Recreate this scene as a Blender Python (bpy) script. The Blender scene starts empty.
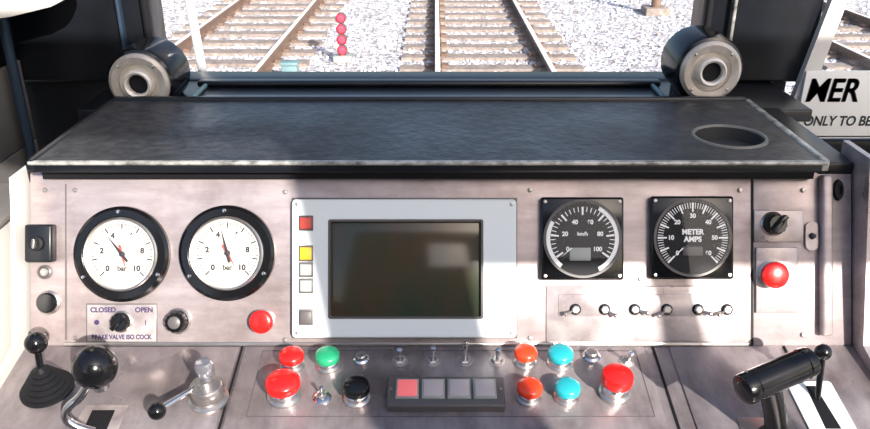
import bpy, bmesh, math, random
from mathutils import Vector, Matrix
random.seed(7)
sc = bpy.context.scene
CZ = 2.46
PITCH = math.radians(24)
FPX = 800.0
CAM = Vector((0, 0, CZ))
F = Vector((0, math.cos(PITCH), -math.sin(PITCH)))
U = Vector((0, math.sin(PITCH), math.cos(PITCH)))
X = Vector((1, 0, 0))

# ---------------------------------------------------------------- materials
def mat(name, col, rough=0.5, metal=0.0, emis=None, es=0, noise=None, bump=0.0, scale=50, stretch=(1, 1, 1), coat=0, spec=None, rvar=None, lo=0.3, hi=0.7, grime=None):
    m = bpy.data.materials.new(name); m.use_nodes = True
    nt = m.node_tree; b = nt.nodes['Principled BSDF']
    b.inputs['Base Color'].default_value = (*col, 1)
    b.inputs['Roughness'].default_value = rough
    b.inputs['Metallic'].default_value = metal
    if coat: b.inputs['Coat Weight'].default_value = coat
    if spec is not None: b.inputs['Specular IOR Level'].default_value = spec
    if emis:
        b.inputs['Emission Color'].default_value = (*emis, 1)
        b.inputs['Emission Strength'].default_value = es
    if noise or bump or rvar:
        tc = nt.nodes.new('ShaderNodeTexCoord'); mp = nt.nodes.new('ShaderNodeMapping')
        mp.inputs['Scale'].default_value = stretch
        nz = nt.nodes.new('ShaderNodeTexNoise'); nz.inputs['Scale'].default_value = scale
        nz.inputs['Detail'].default_value = 8; nz.inputs['Roughness'].default_value = 0.62
        nt.links.new(tc.outputs['Object'], mp.inputs[0]); nt.links.new(mp.outputs[0], nz.inputs[0])
        if noise:
            cr = nt.nodes.new('ShaderNodeValToRGB')
            cr.color_ramp.elements[0].position = lo; cr.color_ramp.elements[1].position = hi
            cr.color_ramp.elements[0].color = (*noise, 1); cr.color_ramp.elements[1].color = (*col, 1)
            nt.links.new(nz.outputs[0], cr.inputs[0])
            out = cr.outputs[0]
            if grime:   # patchy dirt and fine scratches multiplied over the metal
                gn = nt.nodes.new('ShaderNodeTexNoise'); gn.inputs['Scale'].default_value = grime; gn.inputs['Detail'].default_value = 10; gn.inputs['Roughness'].default_value = 0.7
                gr = nt.nodes.new('ShaderNodeValToRGB'); gr.color_ramp.elements[0].position = 0.36; gr.color_ramp.elements[1].position = 0.56
                gr.color_ramp.elements[0].color = (0.62, 0.58, 0.56, 1); gr.color_ramp.elements[1].color = (1, 1, 1, 1)
                mx = nt.nodes.new('ShaderNodeMix'); mx.data_type = 'RGBA'; mx.blend_type = 'MULTIPLY'; mx.inputs[0].default_value = 0.85
                nt.links.new(tc.outputs['Object'], gn.inputs[0]); nt.links.new(gn.outputs[0], gr.inputs[0])
                nt.links.new(cr.outputs[0], mx.inputs[6]); nt.links.new(gr.outputs[0], mx.inputs[7]); out = mx.outputs[2]
            nt.links.new(out, b.inputs['Base Color'])
        if rvar:
            n2 = nt.nodes.new('ShaderNodeTexNoise'); n2.inputs['Scale'].default_value = rvar[2]; n2.inputs['Detail'].default_value = 6
            nt.links.new(tc.outputs['Object'], n2.inputs[0])
            mr = nt.nodes.new('ShaderNodeMapRange'); mr.inputs['From Min'].default_value = 0.3; mr.inputs['From Max'].default_value = 0.7
            mr.inputs['To Min'].default_value = rvar[0]; mr.inputs['To Max'].default_value = rvar[1]
            nt.links.new(n2.outputs[0], mr.inputs[0]); nt.links.new(mr.outputs[0], b.inputs['Roughness'])
        if bump:
            n3 = nt.nodes.new('ShaderNodeTexNoise'); n3.inputs['Scale'].default_value = scale * 1.0
            nt.links.new(mp.outputs[0], n3.inputs[0])
            bp = nt.nodes.new('ShaderNodeBump'); bp.inputs['Strength'].default_value = bump
            bp.inputs['Distance'].default_value = 0.002
            nt.links.new(n3.outputs[0], bp.inputs['Height']); nt.links.new(bp.outputs[0], b.inputs['Normal'])
    return m

M = {}
M['panel'] = mat('brushed_panel', (0.50, 0.43, 0.435), 0.38, 0.45, noise=(0.36, 0.305, 0.31), bump=0.05, scale=14, stretch=(1, 5, 1), rvar=(0.24, 0.5, 7), grime=6)
M['desk'] = mat('desk_metal', (0.42, 0.37, 0.375), 0.36, 0.5, noise=(0.22, 0.19, 0.20), bump=0.12, scale=12, stretch=(3, 1, 1), rvar=(0.20, 0.55, 9), grime=9)
M['plate'] = mat('plate_metal', (0.56, 0.50, 0.50), 0.33, 0.5, noise=(0.40, 0.35, 0.36), scale=25, rvar=(0.25, 0.45, 12), grime=12)
M['frame'] = mat('screen_frame_paint', (0.76, 0.81, 0.82), 0.45)
M['black'] = mat('black_plastic', (0.005, 0.005, 0.006), 0.16)
M['blackm'] = mat('black_matte', (0.008, 0.008, 0.010), 0.6, spec=0.25)
M['blackp'] = mat('black_paint', (0.009, 0.011, 0.016), 0.35, noise=(0.003, 0.004, 0.006), scale=12)
M['shelf'] = mat('shelf_vinyl', (0.055, 0.056, 0.064), 0.42, noise=(0.009, 0.011, 0.015), bump=0.8, scale=70, rvar=(0.28, 0.62, 5), lo=0.38, hi=0.78)
M['trim'] = mat('worn_edge', (0.55, 0.54, 0.50), 0.4, 0.4, noise=(0.14, 0.14, 0.13), scale=60, lo=0.35, hi=0.6)
M['chrome'] = mat('chrome', (0.75, 0.74, 0.73), 0.18, 1.0)
M['steel'] = mat('steel', (0.48, 0.45, 0.43), 0.3, 0.9)
M['bronze'] = mat('cast_ring', (0.62, 0.57, 0.52), 0.4, 0.35, noise=(0.38, 0.34, 0.30), scale=40)
M['recess'] = mat('vent_recess', (0.78, 0.73, 0.66), 0.45, 0.2)
M['dial'] = mat('dial_white', (0.62, 0.58, 0.52), 0.5)
M['white'] = mat('white_print', (0.92, 0.92, 0.90), 0.5)
M['ink'] = mat('ink', (0.02, 0.02, 0.025), 0.5)
M['inkblue'] = mat('ink_purple', (0.035, 0.02, 0.08), 0.5)
M['red'] = mat('red_button', (0.75, 0.012, 0.010), 0.25, coat=0.3)
M['orange'] = mat('orange_button', (0.82, 0.055, 0.015), 0.25, coat=0.3)
M['green'] = mat('green_button', (0.02, 0.30, 0.14), 0.25, coat=0.3)
M['teal'] = mat('teal_button', (0.02, 0.36, 0.41), 0.25, coat=0.3)
M['yellow'] = mat('yellow_key', (0.75, 0.42, 0.02), 0.4)
M['redkey'] = mat('red_key', (0.55, 0.07, 0.05), 0.4)
M['greykey'] = mat('grey_key', (0.32, 0.34, 0.32), 0.4)
M['darkkey'] = mat('dark_key', (0.10, 0.09, 0.09), 0.4)
M['screen'] = mat('lcd_screen', (0.018, 0.046, 0.030), 0.12, noise=(0.085, 0.048, 0.028), scale=7, stretch=(1.2, .4, 1))
M['lamp_red'] = mat('indicator_red', (0.85, 0.2, 0.2), 0.35, emis=(1, 0.15, 0.15), es=0.35)
M['lamp_clear'] = mat('indicator_clear', (0.50, 0.44, 0.44), 0.35)
M['cream'] = mat('cream_paint', (0.62, 0.60, 0.57), 0.45)
M['greywall'] = mat('grey_wall', (0.22, 0.20, 0.19), 0.55, noise=(0.15, 0.14, 0.135), scale=6)
M['sign'] = mat('sign_white', (0.88, 0.87, 0.84), 0.4)
M['blueledge'] = mat('blue_ledge', (0.03, 0.05, 0.08), 0.3)
M['clear'] = mat('clear_knob', (0.38, 0.38, 0.42), 0.12, 0.7)
M['sleeper'] = mat('sleeper', (0.36, 0.30, 0.26), 0.9, noise=(0.16, 0.13, 0.12), scale=12)
M['railside'] = mat('rail_rust', (0.24, 0.15, 0.11), 0.8, noise=(0.12, 0.08, 0.06), scale=20)
M['railtop'] = mat('rail_top', (0.82, 0.78, 0.74), 0.4, 0.3)
M['signal'] = mat('signal_red', (0.9, 0.05, 0.08), 0.4, emis=(1, 0.03, 0.07), es=1.4)
M['post'] = mat('white_post', (0.85, 0.87, 0.9), 0.5)
M['tealbox'] = mat('teal_box', (0.16, 0.26, 0.28), 0.5)
M['cup'] = mat('cup_liner', (0.05, 0.05, 0.05), 0.5)
M['cupring'] = mat('cup_rim', (0.20, 0.19, 0.17), 0.45)

def glassmat(name, f):
    m = bpy.data.materials.new(name); m.use_nodes = True; nt = m.node_tree; nt.nodes.clear()
    o = nt.nodes.new('ShaderNodeOutputMaterial'); mx = nt.nodes.new('ShaderNodeMixShader')
    t = nt.nodes.new('ShaderNodeBsdfTransparent'); g = nt.nodes.new('ShaderNodeBsdfGlossy')
    g.inputs['Roughness'].default_value = 0.03; mx.inputs[0].default_value = f
    nt.links.new(t.outputs[0], mx.inputs[1]); nt.links.new(g.outputs[0], mx.inputs[2]); nt.links.new(mx.outputs[0], o.inputs[0])
    return m
M['glass'] = glassmat('window_glass', 0.05)
M['gglass'] = glassmat('gauge_glass', 0.022)

def ballast_mat(island):
    m = bpy.data.materials.new('ballast_stone' if island else 'ballast_bed'); m.use_nodes = True
    nt = m.node_tree; b = nt.nodes['Principled BSDF']; b.inputs['Roughness'].default_value = 0.9
    cr = nt.nodes.new('ShaderNodeValToRGB')
    e = cr.color_ramp.elements
    e[0].color = (0.20, 0.18, 0.19, 1); e[1].color = (0.88, 0.89, 0.95, 1)
    x = e.new(0.5); x.color = (0.52, 0.50, 0.52, 1)
    if island:
        g = nt.nodes.new('ShaderNodeNewGeometry'); nt.links.new(g.outputs['Random Per Island'], cr.inputs[0])
    else:
        tc = nt.nodes.new('ShaderNodeTexCoord'); v = nt.nodes.new('ShaderNodeTexVoronoi'); v.inputs['Scale'].default_value = 18
        nt.links.new(tc.outputs['Object'], v.inputs['Vector'])
        sp = nt.nodes.new('ShaderNodeSeparateColor'); nt.links.new(v.outputs['Color'], sp.inputs[0]); nt.links.new(sp.outputs[0], cr.inputs[0])
        bp = nt.nodes.new('ShaderNodeBump'); bp.inputs['Strength'].default_value = 1; bp.inputs['Distance'].default_value = 0.03; bp.invert = True
        nt.links.new(v.outputs['Distance'], bp.inputs['Height']); nt.links.new(bp.outputs[0], b.inputs['Normal'])
    nt.links.new(cr.outputs[0], b.inputs['Base Color'])
    return m

# ---------------------------------------------------------------- geometry helpers
def link(ob, parent=None, m=None):
    sc.collection.objects.link(ob)
    if parent: ob.parent = parent
    if m: ob.data.materials.append(m)
    return ob

def mesh(name, verts, faces, m, parent=None, smooth=True, ang=35):
    me = bpy.data.meshes.new(name); me.from_pydata([tuple(v) for v in verts], [], faces); me.update()
    ob = link(bpy.data.objects.new(name, me), parent, m)
    bm = bmesh.new(); bm.from_mesh(me); bmesh.ops.recalc_face_normals(bm, faces=bm.faces); bm.to_mesh(me); bm.free()
    if smooth:
        me.polygons.foreach_set('use_smooth', [True] * len(me.polygons)); me.set_sharp_from_angle(angle=math.radians(ang))
    return ob

def group(name, matrix=None, loc=None):
    e = bpy.data.objects.new(name, None); e.empty_display_size = 0.02
    sc.collection.objects.link(e)
    if matrix is not None: e.matrix_world = matrix
    if loc is not None: e.location = loc
    return e

def box(name, size, loc, m, parent=None, bev=0.0, rot=None, seg=2):
    bm = bmesh.new(); bmesh.ops.create_cube(bm, size=1)
    for v in bm.verts: v.co = Vector((v.co.x * size[0], v.co.y * size[1], v.co.z * size[2]))
    if bev: bmesh.ops.bevel(bm, geom=bm.edges[:], offset=bev, segments=seg, profile=0.5, affect='EDGES')
    if rot: bmesh.ops.transform(bm, matrix=rot.to_4x4(), verts=bm.verts)
    bmesh.ops.translate(bm, vec=Vector(loc), verts=bm.verts)
    me = bpy.data.meshes.new(name); bm.to_mesh(me); bm.free()
    ob = link(bpy.data.objects.new(name, me), parent, m)
    if bev:
        me.polygons.foreach_set('use_smooth', [True] * len(me.polygons)); me.set_sharp_from_angle(angle=math.radians(50))
    return ob

def lathe(name, prof, m, parent=None, loc=(0, 0, 0), segs=48, ang=35, rot=None):
    vs, fs = [], []; n = len(prof)
    idx = []
    for r, z in prof:
        if r < 1e-7: idx.append([len(vs)]); vs.append(Vector((0, 0, z)))
        else:
            idx.append(list(range(len(vs), len(vs) + segs)))
            for k in range(segs):
                a = 2 * math.pi * k / segs; vs.append(Vector((r * math.cos(a), r * math.sin(a), z)))
    for i in range(n - 1):
        A, B = idx[i], idx[i + 1]
        for k in range(segs):
            k2 = (k + 1) % segs
            if len(A) == 1 and len(B) == 1: continue
            if len(A) == 1: fs.append((A[0], B[k], B[k2]))
            elif len(B) == 1: fs.append((A[k], A[k2], B[0]))
            else: fs.append((A[k], A[k2], B[k2], B[k]))
    if rot: vs = [rot @ v for v in vs]
    vs = [v + Vector(loc) for v in vs]
    return mesh(name, vs, fs, m, parent, True, ang)

def prism(name, pts, z0, z1, m, parent=None, bev=0):
    n = len(pts)
    vs = [(x, y, z0) for x, y in pts] + [(x, y, z1) for x, y in pts]
    fs = [tuple(range(n)), tuple(range(n, 2 * n))] + [(i, (i + 1) % n, n + (i + 1) % n, n + i) for i in range(n)]
    return mesh(name, vs, fs, m, parent, False)

def tube(name, pts, r, m, parent=None, cyc=False, res=4):
    cu = bpy.data.curves.new(name, 'CURVE'); cu.dimensions = '3D'; cu.bevel_depth = r; cu.bevel_resolution = res; cu.use_fill_caps = True
    sp = cu.splines.new('NURBS' if len(pts) > 2 else 'POLY'); sp.points.add(len(pts) - 1)
    for p, q in zip(sp.points, pts): p.co = (*q, 1)
    if len(pts) > 2: sp.order_u = 3; sp.use_endpoint_u = True
    sp.use_cyclic_u = cyc
    t = bpy.data.objects.new('tmp', cu); sc.collection.objects.link(t); bpy.context.view_layer.update()
    me = bpy.data.meshes.new_from_object(t.evaluated_get(bpy.context.evaluated_depsgraph_get())); bpy.data.objects.remove(t)
    me.name = name
    me.polygons.foreach_set('use_smooth', [True] * len(me.polygons))
    me.materials.clear()
    return link(bpy.data.objects.new(name, me), parent, m)

def text(name, s, size, loc, m, parent=None, bold=0.0, rot=None, ax='CENTER', shear=0, sx=1.0):
    cu = bpy.data.curves.new(name, 'FONT'); cu.body = s; cu.size = size; cu.align_x = ax; cu.align_y = 'CENTER'
    cu.extrude = 0.0001; cu.offset = bold; cu.shear = shear
    t = bpy.data.objects.new('tmp', cu); sc.collection.objects.link(t); bpy.context.view_layer.update()
    me = bpy.data.meshes.new_from_object(t.evaluated_get(bpy.context.evaluated_depsgraph_get())); bpy.data.objects.remove(t)
    me.materials.clear()
    mt = Matrix.Translation(Vector(loc)) @ (rot.to_4x4() if rot else Matrix()) @ Matrix.Diagonal((sx, 1, 1, 1))
    me.transform(mt)
    return link(bpy.data.objects.new(name, me), parent, m)

# ---------------------------------------------------------------- reference surfaces
def ray(px, py): return F + ((px - 435) / FPX) * X + ((214.5 - py) / FPX) * U
PN = -F
P0 = CAM + F * 1.0
PROT = Matrix((X, U, -F)).transposed()
TD = math.radians(10)
D0 = CAM + ray(435, 345)
DY = Vector((0, math.cos(TD), math.sin(TD)))
DN = Vector((0, -math.sin(TD), math.cos(TD)))
DROT = Matrix((X, DY, DN)).transposed()
def hit(px, py, o, n, h=0):
    d = ray(px, py); t = (o + n * h - CAM).dot(n) / d.dot(n); return CAM + d * t
def PP(px, py, h=0): return hit(px, py, P0, PN, h) - PN * h
def DP(px, py, h=0): return hit(px, py, D0, DN, h) - DN * h
def DH(px, py, h): return hit(px, py, D0, DN, h)
def pg(name, px, py, h=0): return group(name, Matrix.Translation(PP(px, py, h)) @ PROT.to_4x4())
def dg(name, px, py, h=0, rz=0): return group(name, Matrix.Translation(DP(px, py, h)) @ DROT.to_4x4() @ Matrix.Rotation(rz, 4, 'Z'))
S = 1 / FPX
def onY(px, py, y):
    d = ray(px, py); return CAM + d * (y / d.y)

# ---------------------------------------------------------------- the desk
desk = group('driver_control_desk', Matrix.Translation(P0) @ PROT.to_4x4())
pt, pb = (214.5 - 172) * S, (214.5 - 346) * S
def lx(px): return (px - 435) * S
def ly(py): return (214.5 - py) * S
box('instrument_panel', (lx(752) - lx(30), pt - pb, 0.004), ((lx(752) + lx(30)) / 2, (pt + pb) / 2, -0.002), M['panel'], desk, 0.001)
box('side_instrument_panel', (lx(852) - lx(753.5), pt - pb, 0.004), ((lx(852) + lx(753.5)) / 2, (pt + pb) / 2, -0.003), M['panel'], desk, 0.001)
box('panel_gap', (0.003, pt - pb, 0.0015), (lx(752), (pt + pb) / 2, -0.0003), M['blackm'], desk)
box('seam_left', (0.0016, 0.195, 0.0015), (lx(66), ly(262), 0.0002), M['darkkey'], desk)
box('lower_fold', (lx(748) - lx(64), 0.005, 0.004), ((lx(748) + lx(64)) / 2, ly(344), 0.001), M['steel'], desk, 0.001)
box('lower_gap', (lx(748) - lx(64), 0.003, 0.002), ((lx(748) + lx(64)) / 2, ly(347.5), 0.001), M['blackm'], desk)
box('switch_panel', (lx(746) - lx(546), ly(286) - ly(341), 0.0022), ((lx(746) + lx(546)) / 2, (ly(286) + ly(341)) / 2, 0.001), M['plate'], desk, 0.0009)
box('switch_strip', (lx(738) - lx(558), ly(294) - ly(316), 0.0012), ((lx(738) + lx(558)) / 2, (ly(294) + ly(316)) / 2, 0.0024), M['plate'], desk, 0.0005)
box('edge_channel', (0.014, 0.20, 0.012), (lx(824), ly(255), 0.005), M['panel'], desk, 0.003)
box('side_plate_upper', (0.062, 0.040, 0.003), (lx(778), ly(226), 0.001), M['plate'], desk, 0.001)
box('side_plate_lower', (0.052, 0.082, 0.003), (lx(776), ly(280), 0.001), M['plate'], desk, 0.001)
for i, (sx_, sy_) in enumerate([(75, 190), (285, 192), (530, 190), (740, 190), (75, 338), (285, 340), (530, 338), (740, 336), (803, 190), (803, 335), (45, 190), (45, 335), (640, 279)]):
    lathe('screw_%d' % i, [(0, 0.0018), (0.0022, 0.0014), (0.003, 0)], M['steel'], desk, (lx(sx_), ly(sy_), 0.001), 12)

inv = desk.matrix_world.inverted()
def wmesh(name, verts, faces, m, smooth=False): return mesh(name, [inv @ Vector(v) for v in verts], faces, m, desk, smooth)
def wbox(name, x0, x1, y0, y1, z0, z1, m, bev=0.002):
    o = box(name, (x1 - x0, y1 - y0, z1 - z0), ((x0 + x1) / 2, (y0 + y1) / 2, (z0 + z1) / 2), m, None, bev)
    o.data.transform(inv); o.parent = desk; return o

XL, XR = -0.511, 0.523
def dslab(name, xa, xb, ya, yb, z0, z1, m, bev=0.001):
    o = box(name, (xb - xa, yb - ya, z1 - z0), ((xa + xb) / 2, (ya + yb) / 2, (z0 + z1) / 2), m, None, bev)
    o.data.transform(inv @ Matrix.Translation(D0) @ DROT.to_4x4()); o.parent = desk; return o
dslab('work_surface', XL, XR, -0.36, 0.0, -0.02, -0.0005, M['desk'])
dslab('front_nosing', XL, XR, -0.385, -0.36, -0.06, 0.0, M['blackp'], 0.006)
dslab('centre_button_plate', lx(246), lx(652) * 0.955, -0.20, -0.004, -0.001, 0.0018, M['desk'], 0.0008)
dslab('left_lever_plate', XL + 0.006, lx(240), -0.20, -0.004, -0.001, 0.0016, M['desk'], 0.0008)
dslab('right_controller_plate', lx(668), lx(775), -0.22, -0.004, -0.001, 0.0016, M['desk'], 0.0008)
for nm, xx in (('a', lx(243)), ('b', lx(660) * 0.965), ('c', lx(783))):
    dslab('seam_' + nm, xx - 0.0013, xx + 0.0013, -0.22, -0.002, -0.001, 0.0008, M['blackm'], 0)
xa, xb = lx(256) * 0.95, lx(648) * 0.93
for nm, yy in (('top', -0.012), ('bottom', -0.118)):
    dslab('outline_' + nm, xa, xb, yy - 0.0006, yy + 0.0006, 0.001, 0.0021, M['darkkey'], 0)
for nm, xx in (('left', xa), ('right', xb)):
    dslab('outline_' + nm, xx - 0.0006, xx + 0.0006, -0.118, -0.012, 0.001, 0.0021, M['darkkey'], 0)
zS = CZ - 0.334
def cheek(name, x0, x1, m, ztop, yend):
    pr = [(0.905, ztop), (yend, ztop), (yend, CZ - 1.2), (0.60, CZ - 1.2), (0.49, D0.z - 0.085), (D0.y - 0.02, D0.z + 0.012), (0.895, ztop - 0.03)]
    n = len(pr); vs = [(x0, y, z) for y, z in pr] + [(x1, y, z) for y, z in pr]
    fs = [tuple(range(n)), tuple(range(n, 2 * n))] + [(i, (i + 1) % n, n + (i + 1) % n, n + i) for i in range(n)]
    return wmesh(name, vs, fs, m)
cheek('cheek_left', XL - 0.006, XL, M['cream'], zS - 0.02, 1.17)
cheek('cheek_right', XR, XR + 0.008, M['plate'], zS + 0.004, 0.975)
wbox('cheek_right_rear', XR - 0.03, XR + 0.006, 0.975, 1.17, CZ - 1.2, zS - 0.035, M['blackp'])
wbox('knee_panel', XL, XR, 0.62, 0.66, CZ - 1.2, D0.z - 0.07, M['greywall'])

# hood shelf with cup hole
shx0, shx1 = -0.487, 0.470
hole = Vector((0.386, 1.0, 0)); hr = 0.045
def rect_pt(a):
    c, s = math.cos(a), math.sin(a)
    tx = ((shx1 - hole.x) if c > 0 else (hole.x - shx0)) / max(abs(c), 1e-9)
    ty = ((1.177 - hole.y) if s > 0 else (hole.y - 0.912)) / max(abs(s), 1e-9)
    t = min(tx, ty); return (hole.x + c * t, hole.y + s * t)
angs = [2 * math.pi * k / 64 for k in range(64)]
for cx_, cy_ in [(shx1, 1.177), (shx0, 1.177), (shx0, 0.912), (shx1, 0.912)]:
    angs.append(math.atan2(cy_ - hole.y, cx_ - hole.x) % (2 * math.pi))
angs = sorted(set(angs)); n = len(angs)
vs = []; fs = []
for zz in (zS, zS - 0.008):
    for a in angs: vs.append((hole.x + hr * math.cos(a), hole.y + hr * math.sin(a), zz))
    for a in angs: x_, y_ = rect_pt(a); vs.append((x_, y_, zz))
for k in range(n):
    k2 = (k + 1) % n
    fs += [(k, k2, n + k2, n + k), (2 * n + k, 2 * n + k2, 3 * n + k2, 3 * n + k), (k, k2, 2 * n + k2, 2 * n + k), (n + k, n + k2, 3 * n + k2, 3 * n + k)]
wmesh('hood_shelf', vs, fs, M['shelf'])
cup = lathe('cup_recess', [(0.0442, 0.0003), (0.0450, 0.0010), (0.048, 0.0003), (0.048, -0.020), (0, -0.020), (0, -0.017), (0.0442, -0.017), (0.0442, 0.0003)], M['cup'], None, (hole.x, hole.y, zS), 64)
cup.data.transform(inv); cup.parent = desk
cup = lathe('cup_rim_ring', [(0.0435, 0.0), (0.0445, 0.0026), (0.0475, 0.0026), (0.0485, 0.0)], M['cupring'], None, (hole.x, hole.y, zS), 64)
cup.data.transform(inv); cup.parent = desk
wbox('hood_front_edge', shx0 - 0.004, shx1 + 0.004, 0.903, 0.911, zS - 0.004, zS + 0.001, M['trim'], 0.002)
wbox('hood_front_lip', shx0 - 0.002, shx1 + 0.002, 0.906, 0.914, zS - 0.014, zS - 0.004, M['blackp'], 0.001)
wbox('hood_underside', shx0, shx1, 0.925, 0.95, zS - 0.03, zS - 0.0085, M['blackm'], 0.001)
wbox('hood_side_trim_left', shx0 - 0.006, shx0 + 0.003, 0.905, 1.177, zS - 0.012, zS + 0.002, M['blackp'], 0.002)
wbox('hood_side_trim_right', shx1 - 0.003, shx1 + 0.006, 0.905, 1.177, zS - 0.012, zS + 0.002, M['trim'], 0.002)
wbox('hood_back_edge', shx0, shx1, 1.172, 1.182, zS - 0.02, zS + 0.005, M['blackp'], 0.003)
wbox('hood_end_fill', shx1 + 0.006, XR, 0.935, 1.177, zS - 0.04, zS - 0.012, M['blackp'], 0.003)
wbox('hood_end_fill_left', XL, shx0 - 0.006, 0.935, 1.177, zS - 0.04, zS - 0.012, M['blackp'], 0.003)

# ---------------------------------------------------------------- gauges
def pressure_gauge(name, px, py, needle, needle2, nums):
    g = pg(name, px, py)
    lathe('bezel', [(0.0445, 0.003), (0.046, 0.0085), (0.0475, 0.010), (0.0555, 0.0095), (0.0595, 0.006), (0.060, 0.0)], M['black'], g, segs=64)
    lathe('inner_rim', [(0.0425, 0.003), (0.043, 0.0105), (0.0445, 0.011), (0.0462, 0.0095)], M['steel'], g, segs=64)
    lathe('dial_face', [(0, 0.003), (0.0435, 0.003)], M['dial'], g, segs=64)
    for k, a in enumerate((92, 212, 332)):
        a = math.radians(a)
        lathe('bolt_%d' % k, [(0, 0.0125), (0.0022, 0.012), (0.0028, 0.009)], M['chrome'], g, (0.053 * math.cos(a), 0.053 * math.sin(a), 0), 12)
    N = 41
    vs, fs = [], []
    for k in range(N):
        a = math.radians(225 - 270 * k / (N - 1)); L = 0.007 if k % 5 == 0 else 0.0035; w = 0.0009 if k % 5 == 0 else 0.0005
        d = Vector((math.cos(a), math.sin(a), 0)); p = Vector((-d.y, d.x, 0)); b = len(vs)
        for rr, ss in ((0.0385, -1), (0.0385, 1), (0.0385 - L, 1), (0.0385 - L, -1)): vs.append(d * rr + p * w * ss + Vector((0, 0, 0.0034)))
        fs.append((b, b + 1, b + 2, b + 3))
    mesh('graduations', vs, fs, M['ink'], g, False)
    for k, s in enumerate(nums):
        a = math.radians(225 - 270 * k / (len(nums) - 1))
        text('numeral_%d' % k, s, 0.0095, (0.0255 * math.cos(a), 0.0255 * math.sin(a), 0.0034), M['ink'], g, 0.0005)
    for q, (an, L, mm) in enumerate(((needle, 0.033, M['ink']), (needle2, 0.020, M['redkey']))):
        a = math.radians(an); d = Vector((math.cos(a), math.sin(a), 0)); p = Vector((-d.y, d.x, 0)); z = Vector((0, 0, 0.0048 + q * -0.0007))
        mesh('needle_%d' % q, [d * L + z, d * 0 + p * 0.0022 + z, d * -0.012 + p * 0.0016 + z, d * -0.012 - p * 0.0016 + z, p * -0.0022 + z], [(0, 1, 2, 3, 4)], mm, g, False)
    lathe('hub', [(0, 0.0066), (0.003, 0.0062), (0.0038, 0.003)], M['ink'], g, segs=20)
    lathe('cover_glass', [(0, 0.0085), (0.0428, 0.0085)], M['gglass'], g, segs=48)
    return g
g1 = pressure_gauge('pressure_gauge', 123, 254, 128, 285, ['0', '2', '4', '6', '8', '10'])
text('unit_label', 'bar', 0.009, (0, -0.018, 0.0034), M['ink'], g1, 0.0003)
g2 = pressure_gauge('pressure_gauge', 228, 253, 104, 300, ['0', '2', '4', '6', '8', '10'])
text('unit_label', 'bar', 0.009, (0, -0.018, 0.0034), M['ink'], g2, 0.0003)

# ---------------------------------------------------------------- square meters
def rrect(w, h, r, n=6):
    pts = []
    for cx_, cy_, a0 in ((w / 2 - r, h / 2 - r, 0), (-w / 2 + r, h / 2 - r, 90), (-w / 2 + r, -h / 2 + r, 180), (w / 2 - r, -h / 2 + r, 270)):
        for k in range(n + 1):
            a = math.radians(a0 + 90 * k / n); pts.append((cx_ + r * math.cos(a), cy_ + r * math.sin(a)))
    return pts
def meter(name, px, py, kind):
    g = pg(name, px, py)
    box('bezel', (0.103, 0.103, 0.010), (0, 0, 0.005), M['black'], g, 0.003)
    lathe('dial_rim', [(0.0485, 0.0102), (0.0485, 0.0125), (0.0455, 0.0125), (0.0450, 0.0104)], M['darkkey'], g, segs=64)
    lathe('dial_face', [(0, 0.0106), (0.0455, 0.0106)], M['blackm'], g, segs=64)
    for k, (a, b) in enumerate(((-1, -1), (1, -1), (1, 1), (-1, 1))):
        lathe('corner_screw_%d' % k, [(0, 0.0112), (0.002, 0.011), (0.0024, 0.0098)], M['steel'], g, (a * 0.046, b * 0.046, 0), 10)
    vs, fs = [], []
    def arcq(r0, r1, a0, a1):
        b = len(vs)
        for rr, aa in ((r0, a0), (r1, a0), (r1, a1), (r0, a1)): vs.append((rr * math.cos(aa), rr * math.sin(aa), 0.0110))
        fs.append((b, b + 1, b + 2, b + 3))
    if kind == 0:
        for k in range(31):
            a = math.radians(215 - 250 * k / 30); w = 0.034 if k % 5 == 0 else 0.014
            arcq(0.0375 - (0.008 if k % 5 == 0 else 0.004), 0.0395, a - w, a + w)
        for a0, a1 in ((150, 232), (-62, 62)):
            for k in range(24):
                arcq(0.0400, 0.0450, math.radians(a0 + (a1 - a0) * k / 24), math.radians(a0 + (a1 - a0) * (k + 1) / 24))
    else:
        for k in range(61):
            a = math.radians(225 - 270 * k / 60); w = 0.030 if k % 5 == 0 else 0.011
            arcq(0.041 - (0.009 if k % 5 == 0 else 0.0045), 0.0435, a - w, a + w)
    mesh('graduations', vs, fs, M['white'], g, False)
    if kind == 0:
        for k, s in enumerate(['0', '20', '40', '60', '80', '100']):
            a = math.radians(215 - 250 * k / 5)
            text('numeral_%d' % k, s, 0.0075, (0.0225 * math.cos(a), 0.0225 * math.sin(a), 0.0110), M['white'], g, 0.0003)
        box('digital_window', (0.026, 0.016, 0.0014), (-0.003, -0.019, 0.0112), M['greykey'], g, 0.0004)
        text('unit_label', 'km/h', 0.0065, (0, 0.006, 0.0110), M['white'], g, 0.0002)
        a = math.radians(220)
    else:
        for k, s in enumerate(['0', '10', '20', '30', '40', '50', '60']):
            a = math.radians(225 - 270 * k / 6)
            text('numeral_%d' % k, s, 0.0075, (0.0270 * math.cos(a), 0.0270 * math.sin(a), 0.0110), M['white'], g, 0.0003)
        text('label_upper', 'METER', 0.0090, (0, 0.007, 0.0110), M['white'], g, 0.0004)
        text('label_lower', 'AMPS', 0.0090, (0, -0.002, 0.0110), M['white'], g, 0.0004)
        box('digital_window', (0.024, 0.011, 0.0014), (0, -0.0165, 0.0112), M['darkkey'], g, 0.0004)
        a = math.radians(225)
    d = Vector((math.cos(a), math.sin(a), 0)); p = Vector((-d.y, d.x, 0)); z = Vector((0, 0, 0.0128))
    mesh('needle', [d * 0.036 + z, p * 0.0009 + z + d * 0.018, p * -0.0009 + z + d * 0.018], [(0, 1, 2)], M['white'], g, False)
    lathe('cover_glass', [(0, 0.0150), (0.0455, 0.0150), (0.0455, 0.0125)], M['gglass'], g, segs=48)
    return g
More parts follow.
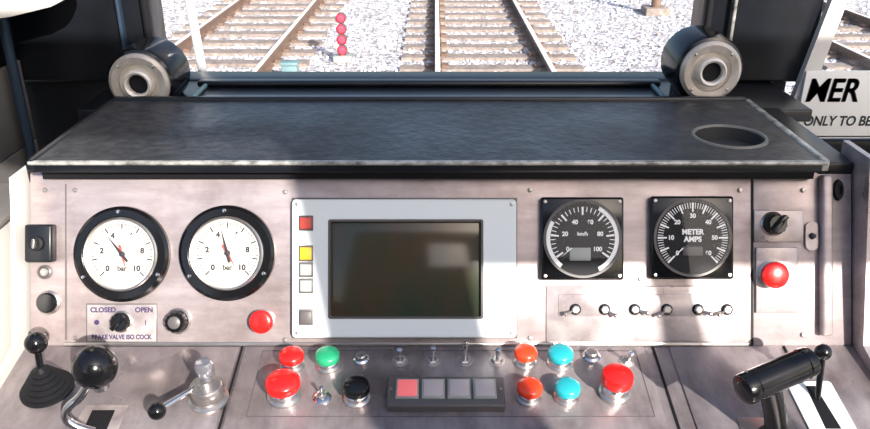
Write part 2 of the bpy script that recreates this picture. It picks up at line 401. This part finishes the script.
meter('speedometer', 581, 238.5, 0)
meter('ammeter', 690, 237.5, 1)

# ---------------------------------------------------------------- display screen
g = pg('cab_display_screen', 404.5, 268)
W, H = 222 * S, 137 * S
ox, oy = (406 - 404.5) * S, (268 - 268.5) * S
ow, oh = 150 * S, 95 * S
def frame_mesh(name, Wd, Hd, r, wx, wy, cx_, cy_, r2, z0, z1, m_):
    po = rrect(Wd, Hd, r, 6); pi = [(x_ + cx_, y_ + cy_) for x_, y_ in rrect(wx, wy, r2, 6)]; k = len(po)
    vs = [(x_, y_, z0) for x_, y_ in po] + [(x_, y_, z1 - 0.0015) for x_, y_ in po] + [(x_ * (1 - 0.003 / Wd), y_ * (1 - 0.003 / Hd), z1) for x_, y_ in po] + [(x_, y_, z1) for x_, y_ in pi] + [(x_, y_, z0) for x_, y_ in pi]
    fs = []
    for lay in range(4):
        for i in range(k):
            j = (i + 1) % k; fs.append((lay * k + i, lay * k + j, (lay + 1) * k + j, (lay + 1) * k + i))
    return mesh(name, vs, fs, m_, g, True, 25)
frame_mesh('bezel_frame', W, H, 0.005, ow, oh, ox, oy, 0.002, 0, 0.011, M['frame'])
box('frame_shadow_gap', (W + 0.004, H + 0.004, 0.002), (0, 0, 0.0005), M['darkkey'], g, 0.0006)
box('screen_glass', (ow + 0.004, oh + 0.004, 0.002), (ox, oy, 0.005), M['screen'], g, 0.0003)
frame_mesh('screen_gasket', ow + 0.006, oh + 0.006, 0.003, ow - 0.001, oh - 0.001, 0, 0, 0.001, 0.009, 0.0118, M['darkkey']).location = (ox, oy, 0)
for k, (ky, kh, mm) in enumerate(((223, 12, 'redkey'), (253, 13, 'yellow'), (269, 12, 'greykey'), (285, 12, 'greykey'), (316, 13, 'darkkey'))):
    yy = (268 - ky) * S
    box('key_surround_%d' % k, (0.0175, (kh + 3) * S, 0.002), ((307.5 - 404.5) * S, yy, 0.0115), M['darkkey'], g, 0.0006)
    box('key_%d' % k, (0.0145, kh * S * 0.95, 0.005), ((307.5 - 404.5) * S, yy, 0.0130), M[mm], g, 0.0012)
for k, (a, b) in enumerate(((-1, -1), (1, -1), (1, 1), (-1, 1))):
    lathe('corner_screw_%d' % k, [(0, 0.0125), (0.002, 0.012), (0.0026, 0.0108)], M['steel'], g, (a * (W / 2 - 0.006), b * (H / 2 - 0.006), 0), 12)

# ---------------------------------------------------------------- knobs & buttons
def mushroom(g, r, m_, h=0.020, collar='chrome'):
    lathe('mounting_nut', [(r * 1.0, 0), (r * 1.0, h * 0.18), (r * 0.85, h * 0.25), (0, h * 0.25)], M['steel'], g, segs=24, ang=20)
    lathe('collar', [(r * 0.82, h * 0.2), (r * 0.82, h * 0.45), (r * 0.70, h * 0.52), (r * 0.6, h * 0.52), (r * 0.6, h * 0.7)], M[collar], g, segs=40)
    lathe('push_head', [(0, h * 0.58), (r * 0.9, h * 0.58), (r * 0.99, h * 0.64), (r, h * 0.72), (r * 0.99, h * 0.9), (r * 0.9, h * 0.99), (r * 0.6, h * 1.07), (0, h * 1.1)], m_, g, segs=48)
def knob(g, r, h=0.016, mk='black', pointer=True):
    lathe('skirt', [(r * 1.15, 0), (r * 1.15, h * 0.15), (r, h * 0.25)], M['steel'], g)
    vs, fs = [], []; N = 48
    for z, rr in ((h * 0.1, r), (h * 0.85, r * 0.93), (h, r * 0.8)):
        for k in range(N):
            q = rr * (1 - 0.05 * (k % 4 < 2)); a = 2 * math.pi * k / N; vs.append((q * math.cos(a), q * math.sin(a), z))
    for l in range(2):
        for k in range(N): fs.append((l * N + k, l * N + (k + 1) % N, (l + 1) * N + (k + 1) % N, (l + 1) * N + k))
    fs.append(tuple(range(2 * N, 3 * N)))
    mesh('knob_body', vs, fs, M[mk], g, True)
    if pointer: box('grip_bar', (r * 0.45, r * 1.9, h * 0.45), (0, 0, h * 1.1), M[mk], g, 0.001, Matrix.Rotation(math.radians(-40), 3, 'Z'))

g = pg('brake_valve_isolating_switch', 122, 323)
box('label_border', (71 * S, 39 * S, 0.0010), (0, 0, 0.0004), M['darkkey'], g, 0.0003)
box('label_plate', (69 * S, 37 * S, 0.0015), (0, 0, 0.0007), M['plate'], g, 0.0005)
text('text_closed', 'CLOSED', 0.0086, (-0.023, 0.0163, 0.0016), M['inkblue'], g, 0.0003)
text('text_open', 'OPEN', 0.0086, (0.028, 0.0163, 0.0016), M['inkblue'], g, 0.0003)
text('text_label', 'BRAKE VALVE ISO COCK', 0.0080, (0, -0.0175, 0.0016), M['inkblue'], g, 0.0003, sx=0.84)
e = group('rotary', None, (0, 0.002, 0.0015)); e.parent = g
knob(e, 0.0120, 0.012)
lathe('indicator_dot', [(0, 0.0024), (0.003, 0.0022), (0.0034, 0.001)], M['inkblue'], g, (-0.031, 0.001, 0), 16)
text('mark_i', 'I', 0.009, (0.030, 0.0, 0.0016), M['inkblue'], g, 0.0001)

g = pg('rotary_switch', 176, 322, 0.01); knob(g, 0.0140, 0.018, pointer=False)
lathe('cap', [(0, 0.0195), (0.006, 0.0192), (0.008, 0.0178)], M['darkkey'], g)
g = pg('emergency_push_button', 261, 322, 0.014); mushroom(g, 0.0145, M['red'], 0.016)
g = pg('red_push_button', 775, 275, 0.015); mushroom(g, 0.0165, M['red'], 0.02)
g = pg('black_selector_knob', 776, 224, 0.012); knob(g, 0.0135, 0.020)
g = pg('round_black_button', 46, 303, 0.008)
lathe('ring', [(0.015, 0), (0.015, 0.003), (0.012, 0.005), (0.012, 0.002)], M['steel'], g)
lathe('cap', [(0.0125, 0.002), (0.0125, 0.008), (0.011, 0.010), (0, 0.0105)], M['black'], g)
g = pg('small_indicator', 45, 272)
lathe('ring', [(0.009, 0), (0.009, 0.002), (0.007, 0.003), (0.0065, 0.001)], M['darkkey'], g, segs=24)
lathe('lens', [(0.0068, 0.001), (0.005, 0.003), (0, 0.004)], M['steel'], g, segs=24)
g = pg('key_switch_box', 44, 243)
box('body', (0.034, 0.047, 0.016), (0, 0, 0.008), M['blackp'], g, 0.003)
lathe('barrel', [(0.009, 0.015), (0.009, 0.022), (0.006, 0.023), (0, 0.021)], M['blackm'], g, segs=24)
box('key_blade', (0.003, 0.012, 0.008), (0, 0, 0.024), M['steel'], g, 0.0006)
g = pg('lock_hasp', 811, 236)
prism('plate', rrect(0.016, 0.036, 0.0075), 0.0, 0.003, M['plate'], g)
lathe('rivet', [(0, 0.009), (0.003, 0.008), (0.0042, 0.003)], M['ink'], g, segs=16)
g = pg('cable_grommet', 838, 190)
lathe('ring', [(0.004, 0.0), (0.008, 0.0), (0.007, 0.004), (0.004, 0.004)], M['blackm'], g, segs=24)
lathe('bore', [(0, 0.001), (0.0045, 0.001)], M['blackm'], g, segs=24)
for o in g.children: o.scale = (0.8, 1.7, 1)

def toggle(g, L=0.014, tilt=0, m_='steel'):
    lathe('nut', [(0.0055, 0), (0.0055, 0.003), (0.004, 0.004), (0, 0.004)], M['steel'], g, segs=6, ang=20)
    lathe('lever', [(0.0013, 0.003), (0.0016, 0.003 + L * 0.5), (0.0027, 0.003 + L * 0.92), (0.002, 0.003 + L), (0, 0.0035 + L)], M[m_], g, segs=16, rot=Matrix.Rotation(math.radians(tilt), 3, 'X'))
for i, x_ in enumerate((575, 604, 634, 666, 697, 726)):
    g = pg('toggle_switch', x_, 309)
    lathe('black_boss', [(0.0070, 0.0020), (0.0070, 0.0045), (0.0055, 0.0055), (0, 0.0055)], M['blackm'], g, segs=20)
    e = group('lever_set', None, (0, 0, 0.004)); e.parent = g; e.rotation_euler = (0, 0, math.radians((-70, 60, 75, -60, 70, -65)[i]))
    toggle(e, 0.015, 60, 'steel')

def db(name, px, py, r, m_, h=0.022, collar='chrome'):
    g = dg(name, px, py, h); mushroom(g, r, M[m_], h, collar); return g
db('red_push_button', 291, 353, 0.0150, 'red')
db('green_push_button', 327, 353, 0.0150, 'green')
db('red_push_button', 282, 379, 0.0200, 'red', 0.030)
db('black_push_button', 356, 384, 0.0155, 'black', 0.026)
db('orange_push_button', 526, 350, 0.0140, 'orange')
db('teal_push_button', 561, 351, 0.0155, 'teal')
db('orange_push_button', 530, 385, 0.0150, 'orange')
db('teal_push_button', 568, 385, 0.0150, 'teal')
db('red_push_button', 618, 373, 0.0185, 'red', 0.036)
def metal_button(px, py, r=0.007):
    g = dg('steel_push_button', px, py, 0.01)
    lathe('ring', [(r * 1.5, 0), (r * 1.5, 0.004), (r * 1.1, 0.006), (r * 1.05, 0.003)], M['chrome'], g, segs=24)
    lathe('plunger', [(r, 0.002), (r, 0.010), (r * 0.8, 0.0115), (0, 0.012)], M['steel'], g, segs=24)
metal_button(361, 355, 0.0065); metal_button(592, 352, 0.0075)
for x_, t_ in ((400, 15), (433, 10), (465, -10), (497, 15), (627, 25)):
    g = dg('toggle_switch', x_, 362, 0.0)
    e = group('lever_set', None, (0, 0, 0.0)); e.parent = g; e.scale = (1.4, 1.4, 1.4)
    toggle(e, 0.018, t_, 'chrome')
    lathe('washer', [(0.010, 0), (0.010, 0.0024), (0.0, 0.0026)], M['plate'], g, segs=24)
g = dg('toggle_switch', 322, 395, 0.006)
lathe('washer', [(0.011, 0), (0.011, 0.003), (0.008, 0.005), (0, 0.005)], M['chrome'], g, segs=24)
e = group('lever_set', None, (0, 0, 0.004)); e.parent = g; toggle(e, 0.014, 5, 'chrome')

g = dg('indicator_lamp_strip', 446, 393, 0.008)
ww = 115 * S * 0.935
box('housing', (ww, 0.046, 0.012), (0, 0, 0.006), M['darkkey'], g, 0.002)
for k in range(4):
    xx = (-37.5 + 25 * k) * S * 0.95
    box('lamp_bezel_%d' % k, (0.0265, 0.030, 0.003), (xx, 0.002, 0.0125), M['greykey'], g, 0.0006)
    box('lamp_lens_%d' % k, (0.0225, 0.025, 0.004), (xx, 0.002, 0.0135), M['lamp_red'] if k == 0 else M['lamp_clear'], g, 0.001)
for s_ in (-1, 1): lathe('screw_%d' % (s_ + 1), [(0, 0.0135), (0.0016, 0.013), (0.002, 0.012)], M['steel'], g, (s_ * (ww / 2 - 0.004), 0.002, 0), 10)

# ---------------------------------------------------------------- levers on the left
def ballprof(r, z): return [(r * math.sin(math.pi * k / 24) if 0 < k < 24 else 0, z - r * math.cos(math.pi * k / 24)) for k in range(25)]
g = dg('gaiter_joystick', 48, 390); bpy.context.view_layer.update()
iv = g.matrix_world.inverted()
prof = [(0.030, 0), (0.030, 0.004)]
for k in range(5):
    r = 0.026 - k * 0.0038; z = 0.005 + k * 0.0055
    prof += [(r, z), (r + 0.001, z + 0.003), (r - 0.004, z + 0.0048)]
prof += [(0.004, 0.037), (0, 0.038)]
lathe('rubber_gaiter', prof, M['blackm'], g)
tip = iv @ DH(36, 343, 0.065)
tube('stem', [Vector((0, 0, 0.030)), tip], 0.004, M['black'], g)
lathe('ball_grip', ballprof(0.0125, 0), M['black'], g, tip)

g = dg('ball_handle_lever', 94, 425); bpy.context.view_layer.update(); iv = g.matrix_world.inverted()
box('slot_plate', (0.050, 0.080, 0.002), (0.005, -0.012, 0.002), M['plate'], g, 0.0008)
box('slot', (0.026, 0.062, 0.003), (0.005, -0.012, 0.0022), M['blackm'], g, 0.0008)
bl = iv @ DH(95, 367, 0.080)
pts = [Vector((0.004, -0.01, 0.0)), Vector((-0.020, -0.012, 0.012)), Vector((-0.024, -0.006, 0.03)), Vector((0.0, bl.y - 0.004, 0.045)), bl]
tube('lever_rod', pts, 0.0052, M['chrome'], g)
lathe('ball_grip', ballprof(0.0235, 0), M['black'], g, bl)
lathe('ferrule', [(0.009, -0.030), (0.009, -0.022), (0.007, -0.020)], M['chrome'], g, bl, segs=24)

g = dg('selector_lever', 209, 400); bpy.context.view_layer.update(); iv = g.matrix_world.inverted()
lathe('base_flange', [(0.023, 0), (0.023, 0.004), (0.019, 0.006), (0.019, 0.022), (0.017, 0.025), (0.009, 0.026), (0.009, 0.034), (0, 0.034)], M['steel'], g)
lathe('black_band', [(0.0193, 0.010), (0.0197, 0.011), (0.0197, 0.016), (0.0193, 0.017)], M['darkkey'], g)
lathe('clear_cap', [(0.006, 0.032), (0.0075, 0.038), (0.0105, 0.043), (0.0105, 0.055), (0.008, 0.059), (0, 0.060)], M['clear'], g, (0.002, 0.002, 0), 24)
tp = iv @ DH(157, 411, 0.030)
tube('lever_rod', [Vector((-0.010, 0.0, 0.022)), tp], 0.0032, M['chrome'], g)
lathe('ball_grip', ballprof(0.0098, 0), M['black'], g, tp)

# ---------------------------------------------------------------- master controller
g = dg('master_controller_handle', 768, 432); bpy.context.view_layer.update(); iv = g.matrix_world.inverted()
a = iv @ DH(743, 390, 0.085); b = iv @ DH(810, 361, 0.095)
d = (b - a); L = d.length; q = d.to_track_quat('Z', 'Y').to_matrix()
R_ = 0.0165
lathe('grip', [(0, -0.003), (R_ * 0.7, -0.0025), (R_ * 0.95, 0.0), (R_, 0.003), (R_, 0.009), (R_ * 0.94, 0.010), (R_ * 0.94, 0.012), (R_, 0.013), (R_, L - 0.014), (R_ * 0.94, L - 0.013), (R_ * 0.94, L - 0.011), (R_, L - 0.010), (R_, L - 0.004), (R_ * 0.93, L), (R_ * 0.6, L + 0.002), (0, L + 0.003)], M['black'], g, a, 48, rot=q)
mid = a + d * 0.36
tube('stalk', [Vector((0, -0.02, 0)), Vector((0, -0.012, 0.035)), mid], 0.0120, M['black'], g)
box('gate_plate', (0.060, 0.095, 0.002), (0.0, -0.03, 0.003), M['steel'], g, 0.0008)
lathe('pivot_boot', [(0.022, 0.003), (0.021, 0.012), (0.013, 0.017), (0.011, 0.020)], M['blackm'], g, (0, -0.02, 0))
g = dg('direction_selector', 820, 408); bpy.context.view_layer.update(); iv = g.matrix_world.inverted()
prism('gate_plate', rrect(0.052, 0.076, 0.004), 0.001, 0.004, M['frame'], g)
prism('gate_slot', [(-0.006, 0.030), (0.005, 0.030), (0.009, -0.034), (-0.008, -0.034)], 0.0035, 0.0046, M['blackm'], g)
tp = iv @ DH(823, 352, 0.055)
tube('lever_rod', [Vector((0.0, 0.01, 0.003)), tp], 0.0035, M['black'], g)
lathe('ball_grip', ballprof(0.0095, 0), M['black'], g, tp)

# ---------------------------------------------------------------- cab shell
YW = 1.35
zb = CZ - 0.344
def slab(name, x0, x1, y0, y1, z0, z1, m_, bev=0.0, parent=None): return box(name, (x1 - x0, y1 - y0, z1 - z0), ((x0 + x1) / 2, (y0 + y1) / 2, (z0 + z1) / 2), m_, parent, bev)
wf = group('wall_front', None, (0, YW, CZ))
def wfp(name, x0, x1, y0, y1, z0, z1, m_, bev=0.003): o = box(name, (x1 - x0, y1 - y0, z1 - z0), ((x0 + x1) / 2, (y0 + y1) / 2 - YW, (z0 + z1) / 2), m_, wf, bev); return o
wfp('bulkhead_below_window', -0.80, 0.61, 1.36, 1.42, -1.2, -0.350, M['blackp'])
wfp('bulkhead_below_window_right', 0.61, 1.6, 1.36, 1.42, -1.2, -0.455, M['blackp'])
wfp('pillar_left', -0.80, -0.473, 1.34, 1.42, -0.350, 0.75, M['blackp'], 0.006)
wfp('pillar_right', 0.447, 0.640, 1.34, 1.42, -0.350, 0.75, M['blackp'], 0.006)
wfp('window_head', -0.80, 1.6, 1.34, 1.42, 0.55, 0.75, M['blackp'], 0.006)
wfp('pillar_far_right', 1.3, 1.6, 1.34, 1.42, -0.46, 0.6, M['blackp'], 0.006)
for nm, xa, xb in (('left', -0.480, -0.468), ('right', 0.442, 0.454)):
    wfp('glazing_rubber_' + nm, xa, xb, 1.325, 1.345, -0.345, 0.55, M['blackm'], 0.004)
wfp('pillar_right_rib', 0.486, 0.492, 1.325, 1.345, -0.335, 0.55, M['trim'], 0.002)
wfp('pillar_left_rib', -0.520, -0.514, 1.325, 1.345, -0.335, 0.55, M['blueledge'], 0.002)
wfp('sill_ledge', -0.55, 0.58, 1.185, 1.36, -0.372, -0.352, M['blackp'], 0.003)
wfp('sill_rail', -0.40, 0.38, 1.315, 1.34, -0.352, -0.342, M['blackp'], 0.004)
wfp('sill_rail_low', -0.37, 0.35, 1.235, 1.250, -0.353, -0.346, M['blueledge'], 0.003)
for nm, sx_ in (('left', -0.385), ('right', 0.365)):
    wfp('sill_bracket_' + nm, sx_ - 0.003, sx_ + 0.003, 1.235, 1.325, -0.352, -0.345, M['tealbox'], 0.002)
slab('window_1', -0.470, 0.445, 1.356, 1.360, zb, CZ + 0.55, M['glass'])
slab('window_2', 0.64, 1.30, 1.356, 1.360, CZ - 0.45, CZ + 0.55, M['glass'])
prism_pts = [(0.590, -0.480), (0.620, -0.480), (0.680, -0.15), (0.800, 0.55), (0.765, 0.55), (0.655, -0.15)]
vs = [(x_, 1.325 - YW, z_) for x_, z_ in prism_pts] + [(x_, 1.34 - YW, z_) for x_, z_ in prism_pts]; n = 6
mesh('window_frame_strip', vs, [tuple(range(n)), tuple(range(n, 2 * n))] + [(i, (i + 1) % n, n + (i + 1) % n, n + i) for i in range(n)], M['cream'], wf, False)
wfp('window_frame_lower', 0.60, 1.3, 1.335, 1.35, -0.480, -0.452, M['blackp'], 0.003)
wfp('right_ledge', 0.54, 1.3, 1.22, 1.34, -0.512, -0.496, M['blueledge'], 0.004)
sg = group('warning_sign', None, (0.780, 1.318, CZ - 0.383))
R90 = Matrix.Rotation(math.radians(90), 3, 'X')
box('board', (0.345, 0.006, 0.118), (0.012, 0, 0), M['sign'], sg, 0.001)
box('border', (0.335, 0.001, 0.002), (0.012, -0.0033, -0.055), M['ink'], sg)
text('text_large', 'MER', 0.056, (-0.156, -0.0036, 0.024), M['ink'], sg, 0.0009, R90, 'LEFT', 0.12, 0.84)
text('text_large_stroke', 'MER', 0.056, (-0.1545, -0.0036, 0.0245), M['ink'], sg, 0.0009, R90, 'LEFT', 0.12, 0.84)
text('text_small', 'ONLY TO BE', 0.0240, (-0.150, -0.0036, -0.028), M['ink'], sg, 0.0006, R90, 'LEFT', 0.12, 0.84)

wl = group('wall_left', None, (-0.70, 0.8, CZ))
def wlp(name, x0, x1, y0, y1, z0, z1, m_, bev=0.003): return box(name, (x1 - x0, y1 - y0, z1 - z0), ((x0 + x1) / 2 + 0.70, (y0 + y1) / 2 - 0.8, (z0 + z1) / 2), m_, wl, bev)
wlp('lower_wall', -0.74, -0.70, -0.55, 1.34, -1.2, -0.45, M['greywall'])
wlp('upper_wall', -0.74, -0.70, 1.02, 1.34, -0.31, 0.75, M['blackp'])
wlp('wall_panel', -0.74, -0.70, 0.5, 1.34, -0.45, -0.31, M['greywall'])
wlp('door_post', -0.715, -0.675, 0.99, 1.03, -0.6, 0.75, M['blackp'], 0.006)
wlp('conduit', -0.69, -0.675, 1.27, 1.285, -0.6, 0.7, M['blueledge'], 0.005)
sb = group('sun_blind', None, (-0.64, 1.22, CZ))
rr = [(-0.06, 0.35), (-0.06, -0.225), (0.0, -0.218), (0.065, -0.203), (0.092, -0.190), (0.104, -0.17), (0.107, -0.14), (0.107, 0.35)]
n = len(rr); vs = [(x_, 0, z_) for x_, z_ in rr] + [(x_, 0.02, z_) for x_, z_ in rr]
mesh('panel', vs, [tuple(range(n)), tuple(range(n, 2 * n))] + [(i, (i + 1) % n, n + (i + 1) % n, n + i) for i in range(n)], M['cream'], sb, False)
cb = group('side_cabinet', None, (-0.61, 0.75, CZ - 0.8))
box('body', (0.165, 0.5, 0.78), (-0.002, 0.0, 0.0), M['cream'], cb, 0.006)
box('top_cap', (0.172, 0.51, 0.012), (-0.002, 0, 0.394), M['greywall'], cb, 0.004)
slab('floor', -0.74, 1.9, -0.7, 1.42, CZ - 1.24, CZ - 1.2, M['greywall'])

wb = group('sun_shaping_wall', None, (0, -0.58, CZ))  # unseen rear partition, added with openings placed to shape the sun patches
def wbp(name, x0, x1, z0, z1, m_=None): return box(name, (x1 - x0, 0.04, z1 - z0), ((x0 + x1) / 2, 0, (z0 + z1) / 2), m_ or M['greywall'], wb, 0.003)
wbp('dado', -0.74, 1.9, -1.2, -0.42)
wbp('left_panel', -0.74, 0.16, -0.42, 0.30)
wbp('header', -0.74, 1.9, 0.52, 0.75)
wbp('left_top', -0.74, 0.16, 0.30, 0.52)
wbp('sun_mask_post', 0.62, 0.80, -0.42, 0.52)
wbp('sun_mask_upper', 0.80, 1.9, 0.33, 0.52)
wbp('right_panel', 1.36, 1.9, -0.42, 0.33)
wbp('sun_mask_bar', 1.04, 1.08, -0.42, 0.33, M['blackp'])
wbp('sun_mask_sill', 0.16, 0.62, -0.42, 0.10)

# ---------------------------------------------------------------- demister vents
def vent(name, px, py):
    p = onY(px, py, 1.20)
    g = group(name, Matrix.Translation(p) @ Matrix.Rotation(math.radians(90), 4, 'X'))
    lathe('housing', [(0.044, 0.0), (0.050, -0.003), (0.053, -0.010), (0.053, -0.085), (0, -0.085)], M['black'], g, segs=64)
    lathe('flange_ring', [(0.030, 0.001), (0.031, 0.006), (0.041, 0.008), (0.046, 0.004), (0.046, -0.002)], M['bronze'], g, segs=64)
    lathe('recess', [(0.031, 0.003), (0.027, -0.004), (0.016, -0.004)], M['recess'], g, segs=48)
    lathe('nozzle', [(0.023, -0.004), (0.022, 0.012), (0.019, 0.015), (0.0155, 0.012), (0.0150, -0.02), (0, -0.02)], M['recess'], g, segs=48)
    lathe('nozzle_bore', [(0, 0.004), (0.0150, 0.004)], M['blackm'], g, segs=32)
    for k in range(4):
        a = math.radians(45 + 90 * k); lathe('screw_%d' % k, [(0, 0.010), (0.002, 0.0095), (0.0026, 0.007)], M['chrome'], g, (0.038 * math.cos(a), 0.038 * math.sin(a), 0), 10)
    box('mounting_foot', (0.07, 0.04, 0.06), (0, -0.045, -0.05), M['blackp'], g, 0.004)
    return g
vent('demister_vent', 140, 83)
vent('demister_vent', 710, 71)

# ---------------------------------------------------------------- outside: railway
bed = slab('ground', -150, 150, -10, 400, -0.40, -0.19, ballast_mat(False))
def rail(parent, x, y0=4, y1=300, top=0.0):
    pr = [(-0.036, 0), (0.036, 0), (0.036, -0.035), (0.010, -0.05), (0.010, -0.13), (0.065, -0.15), (0.065, -0.158), (-0.065, -0.158), (-0.065, -0.15), (-0.010, -0.13), (-0.010, -0.05), (-0.036, -0.035)]
    n = len(pr); vs = [(x + a, y0, top + b) for a, b in pr] + [(x + a, y1, top + b) for a, b in pr]
    mesh('rail_body', vs, [tuple(range(n)), tuple(range(n, 2 * n))] + [(i, (i + 1) % n, n + (i + 1) % n, n + i) for i in range(n)], M['railside'], parent, False)
    box('running_surface', (0.066, y1 - y0, 0.004), (x, (y0 + y1) / 2, top + 0.001), M['railtop'], parent, 0.001)
def track(cx_, shift=0.0):
    g = group('railway_track', None, (0, 0, 0))
    rail(g, cx_ - 0.735); rail(g, cx_ + 0.735)
    bm = bmesh.new(); y = 4 + shift
    while y < 120:
        r = bmesh.ops.create_cube(bm, size=1)
        for v in r['verts']: v.co = Vector((cx_ + v.co.x * 2.5, y + v.co.y * 0.26, -0.195 + v.co.z * 0.11))
        y += 0.68
    me = bpy.data.meshes.new('sleepers'); bm.to_mesh(me); bm.free()
    link(bpy.data.objects.new('sleepers', me), g, M['sleeper'])
    bm = bmesh.new(); y = 4 + shift
    while y < 60:
        for s_ in (-1, 1):
            for t_ in (-1, 1):
                r = bmesh.ops.create_cube(bm, size=1)
                for v in r['verts']: v.co = Vector((cx_ + s_ * 0.735 + t_ * 0.10 + v.co.x * 0.09, y + v.co.y * 0.14, -0.125 + v.co.z * 0.05))
        y += 0.68
    me = bpy.data.meshes.new('rail_chairs'); bm.to_mesh(me); bm.free()
    link(bpy.data.objects.new('rail_chairs', me), g, M['railside'])
    return g
TR = ((0.77, 0.0), (-3.02, 0.3), (6.6, 0.1))
for c_, s_ in TR: track(c_, s_)
ico = bmesh.new(); bmesh.ops.create_icosphere(ico, subdivisions=1, radius=1)
iv_ = [v.co.copy() for v in ico.verts]; if_ = [tuple(v.index for v in f.verts) for f in ico.faces]; ico.free()
vs, fs = [], []
for i in range(17000):
    y = 7.5 + 18 * random.random() ** 1.3; xl = 0.62 * y + 0.5
    x = random.uniform(-xl, xl); r = random.uniform(0.018, 0.042)
    skip = False
    for c_, s_ in TR:
        if abs(abs(x - c_) - 0.735) < 0.09 + r: skip = True
        if abs(x - c_) < 1.27 and abs(((y - 4 - s_ + 0.34) % 0.68) - 0.34) < 0.13 + r * 0.5 and random.random() < 0.93: skip = True
    if skip: continue
    sx_, sy_, sz_ = [r * random.uniform(0.6, 1.2) for _ in range(3)]; b = len(vs); zz = -0.19 + r * 0.2
    rt = Matrix.Rotation(random.uniform(0, 6.28), 3, Vector((random.random(), random.random(), random.random() + .1)).normalized())
    for v in iv_:
        q = rt @ Vector((v.x * sx_, v.y * sy_, v.z * sz_)) * random.uniform(0.85, 1.15); vs.append((q.x + x, q.y + y, q.z + zz))
    fs += [tuple(k + b for k in f) for f in if_]
mesh('ballast_stones', vs, fs, ballast_mat(True), bed, False)

GZ = Vector((0, 0, -0.19)); ZZ = Vector((0, 0, 1))
p = hit(343, 62, GZ, ZZ)
g = group('shunting_signal', None, p)
box('base', (0.26, 0.2, 0.10), (0, 0, 0.05), M['greykey'], g, 0.01)
box('post', (0.05, 0.05, 0.66), (0, 0.06, 0.38), M['greykey'], g, 0.005)
RX = Matrix.Rotation(math.radians(90), 3, 'X')
for k in range(4):
    z = 0.17 + 0.15 * k
    lathe('lamp_%d' % k, [(0, 0.03), (0.05, 0.02), (0.065, 0), (0.065, -0.05), (0, -0.05)], M['signal'], g, (0, -0.01, z), 24, rot=RX)
    lathe('hood_%d' % k, [(0.066, -0.04), (0.074, -0.04), (0.074, 0.045), (0.068, 0.045)], M['darkkey'], g, (0, -0.01, z), 24, rot=RX)
p = hit(291, 82, GZ, ZZ)
g = group('trackside_junction_box', None, p)
box('body', (0.20, 0.16, 0.24), (0, 0, 0.12), M['tealbox'], g, 0.01); box('lid', (0.23, 0.19, 0.04), (0, 0, 0.25), M['tealbox'], g, 0.008)
box('foot', (0.08, 0.08, 0.12), (0, 0, -0.02), M['greykey'], g)
p = hit(655, 14, GZ, ZZ)
g = group('trackside_post', None, p)
lathe('pole', [(0.09, 0), (0.08, 3.2), (0, 3.2)], M['railside'], g, segs=24); box('base_block', (0.45, 0.45, 0.16), (0, 0, 0.05), M['sleeper'], g, 0.02)
g = group('external_handrail', None, onY(209, 78, 1.50))
tube('rail', [Vector((0, 0, -0.15)), Vector((-0.02, 0, 0.15)), Vector((-0.05, 0, 0.6))], 0.0085, M['post'], g)
for z in (-0.12,): tube('bracket', [Vector((0, 0, z)), Vector((0, -0.08, z))], 0.008, M['post'], g)

# ---------------------------------------------------------------- light
w = bpy.data.worlds.new('World'); sc.world = w; w.use_nodes = True; nt = w.node_tree
bg = nt.nodes['Background']; sky = nt.nodes.new('ShaderNodeTexSky'); sky.sky_type = 'NISHITA'; sky.sun_disc = False
sky.sun_elevation = math.radians(35); sky.sun_rotation = math.radians(150); sky.air_density = 1; sky.dust_density = 2.5
nt.links.new(sky.outputs[0], bg.inputs[0]); bg.inputs[1].default_value = 0.22
sl = bpy.data.lights.new('sun', 'SUN'); sl.energy = 9.5; sl.angle = math.radians(0.6); sl.color = (1, 0.94, 0.86)
so = bpy.data.objects.new('sun', sl); sc.collection.objects.link(so)
so.rotation_euler = Vector((-0.42, 0.80, -0.43)).to_track_quat('-Z', 'Y').to_euler()

cam = bpy.data.cameras.new('camera'); co = bpy.data.objects.new('camera', cam); sc.collection.objects.link(co)
cam.sensor_width = 36; cam.lens = 36 * FPX / 870; cam.clip_start = 0.02; cam.clip_end = 1000
co.location = CAM; co.rotation_euler = (math.radians(90) - PITCH, 0, 0)
sc.camera = co
sc.view_settings.view_transform = 'Standard'
sc.view_settings.exposure = 0.05
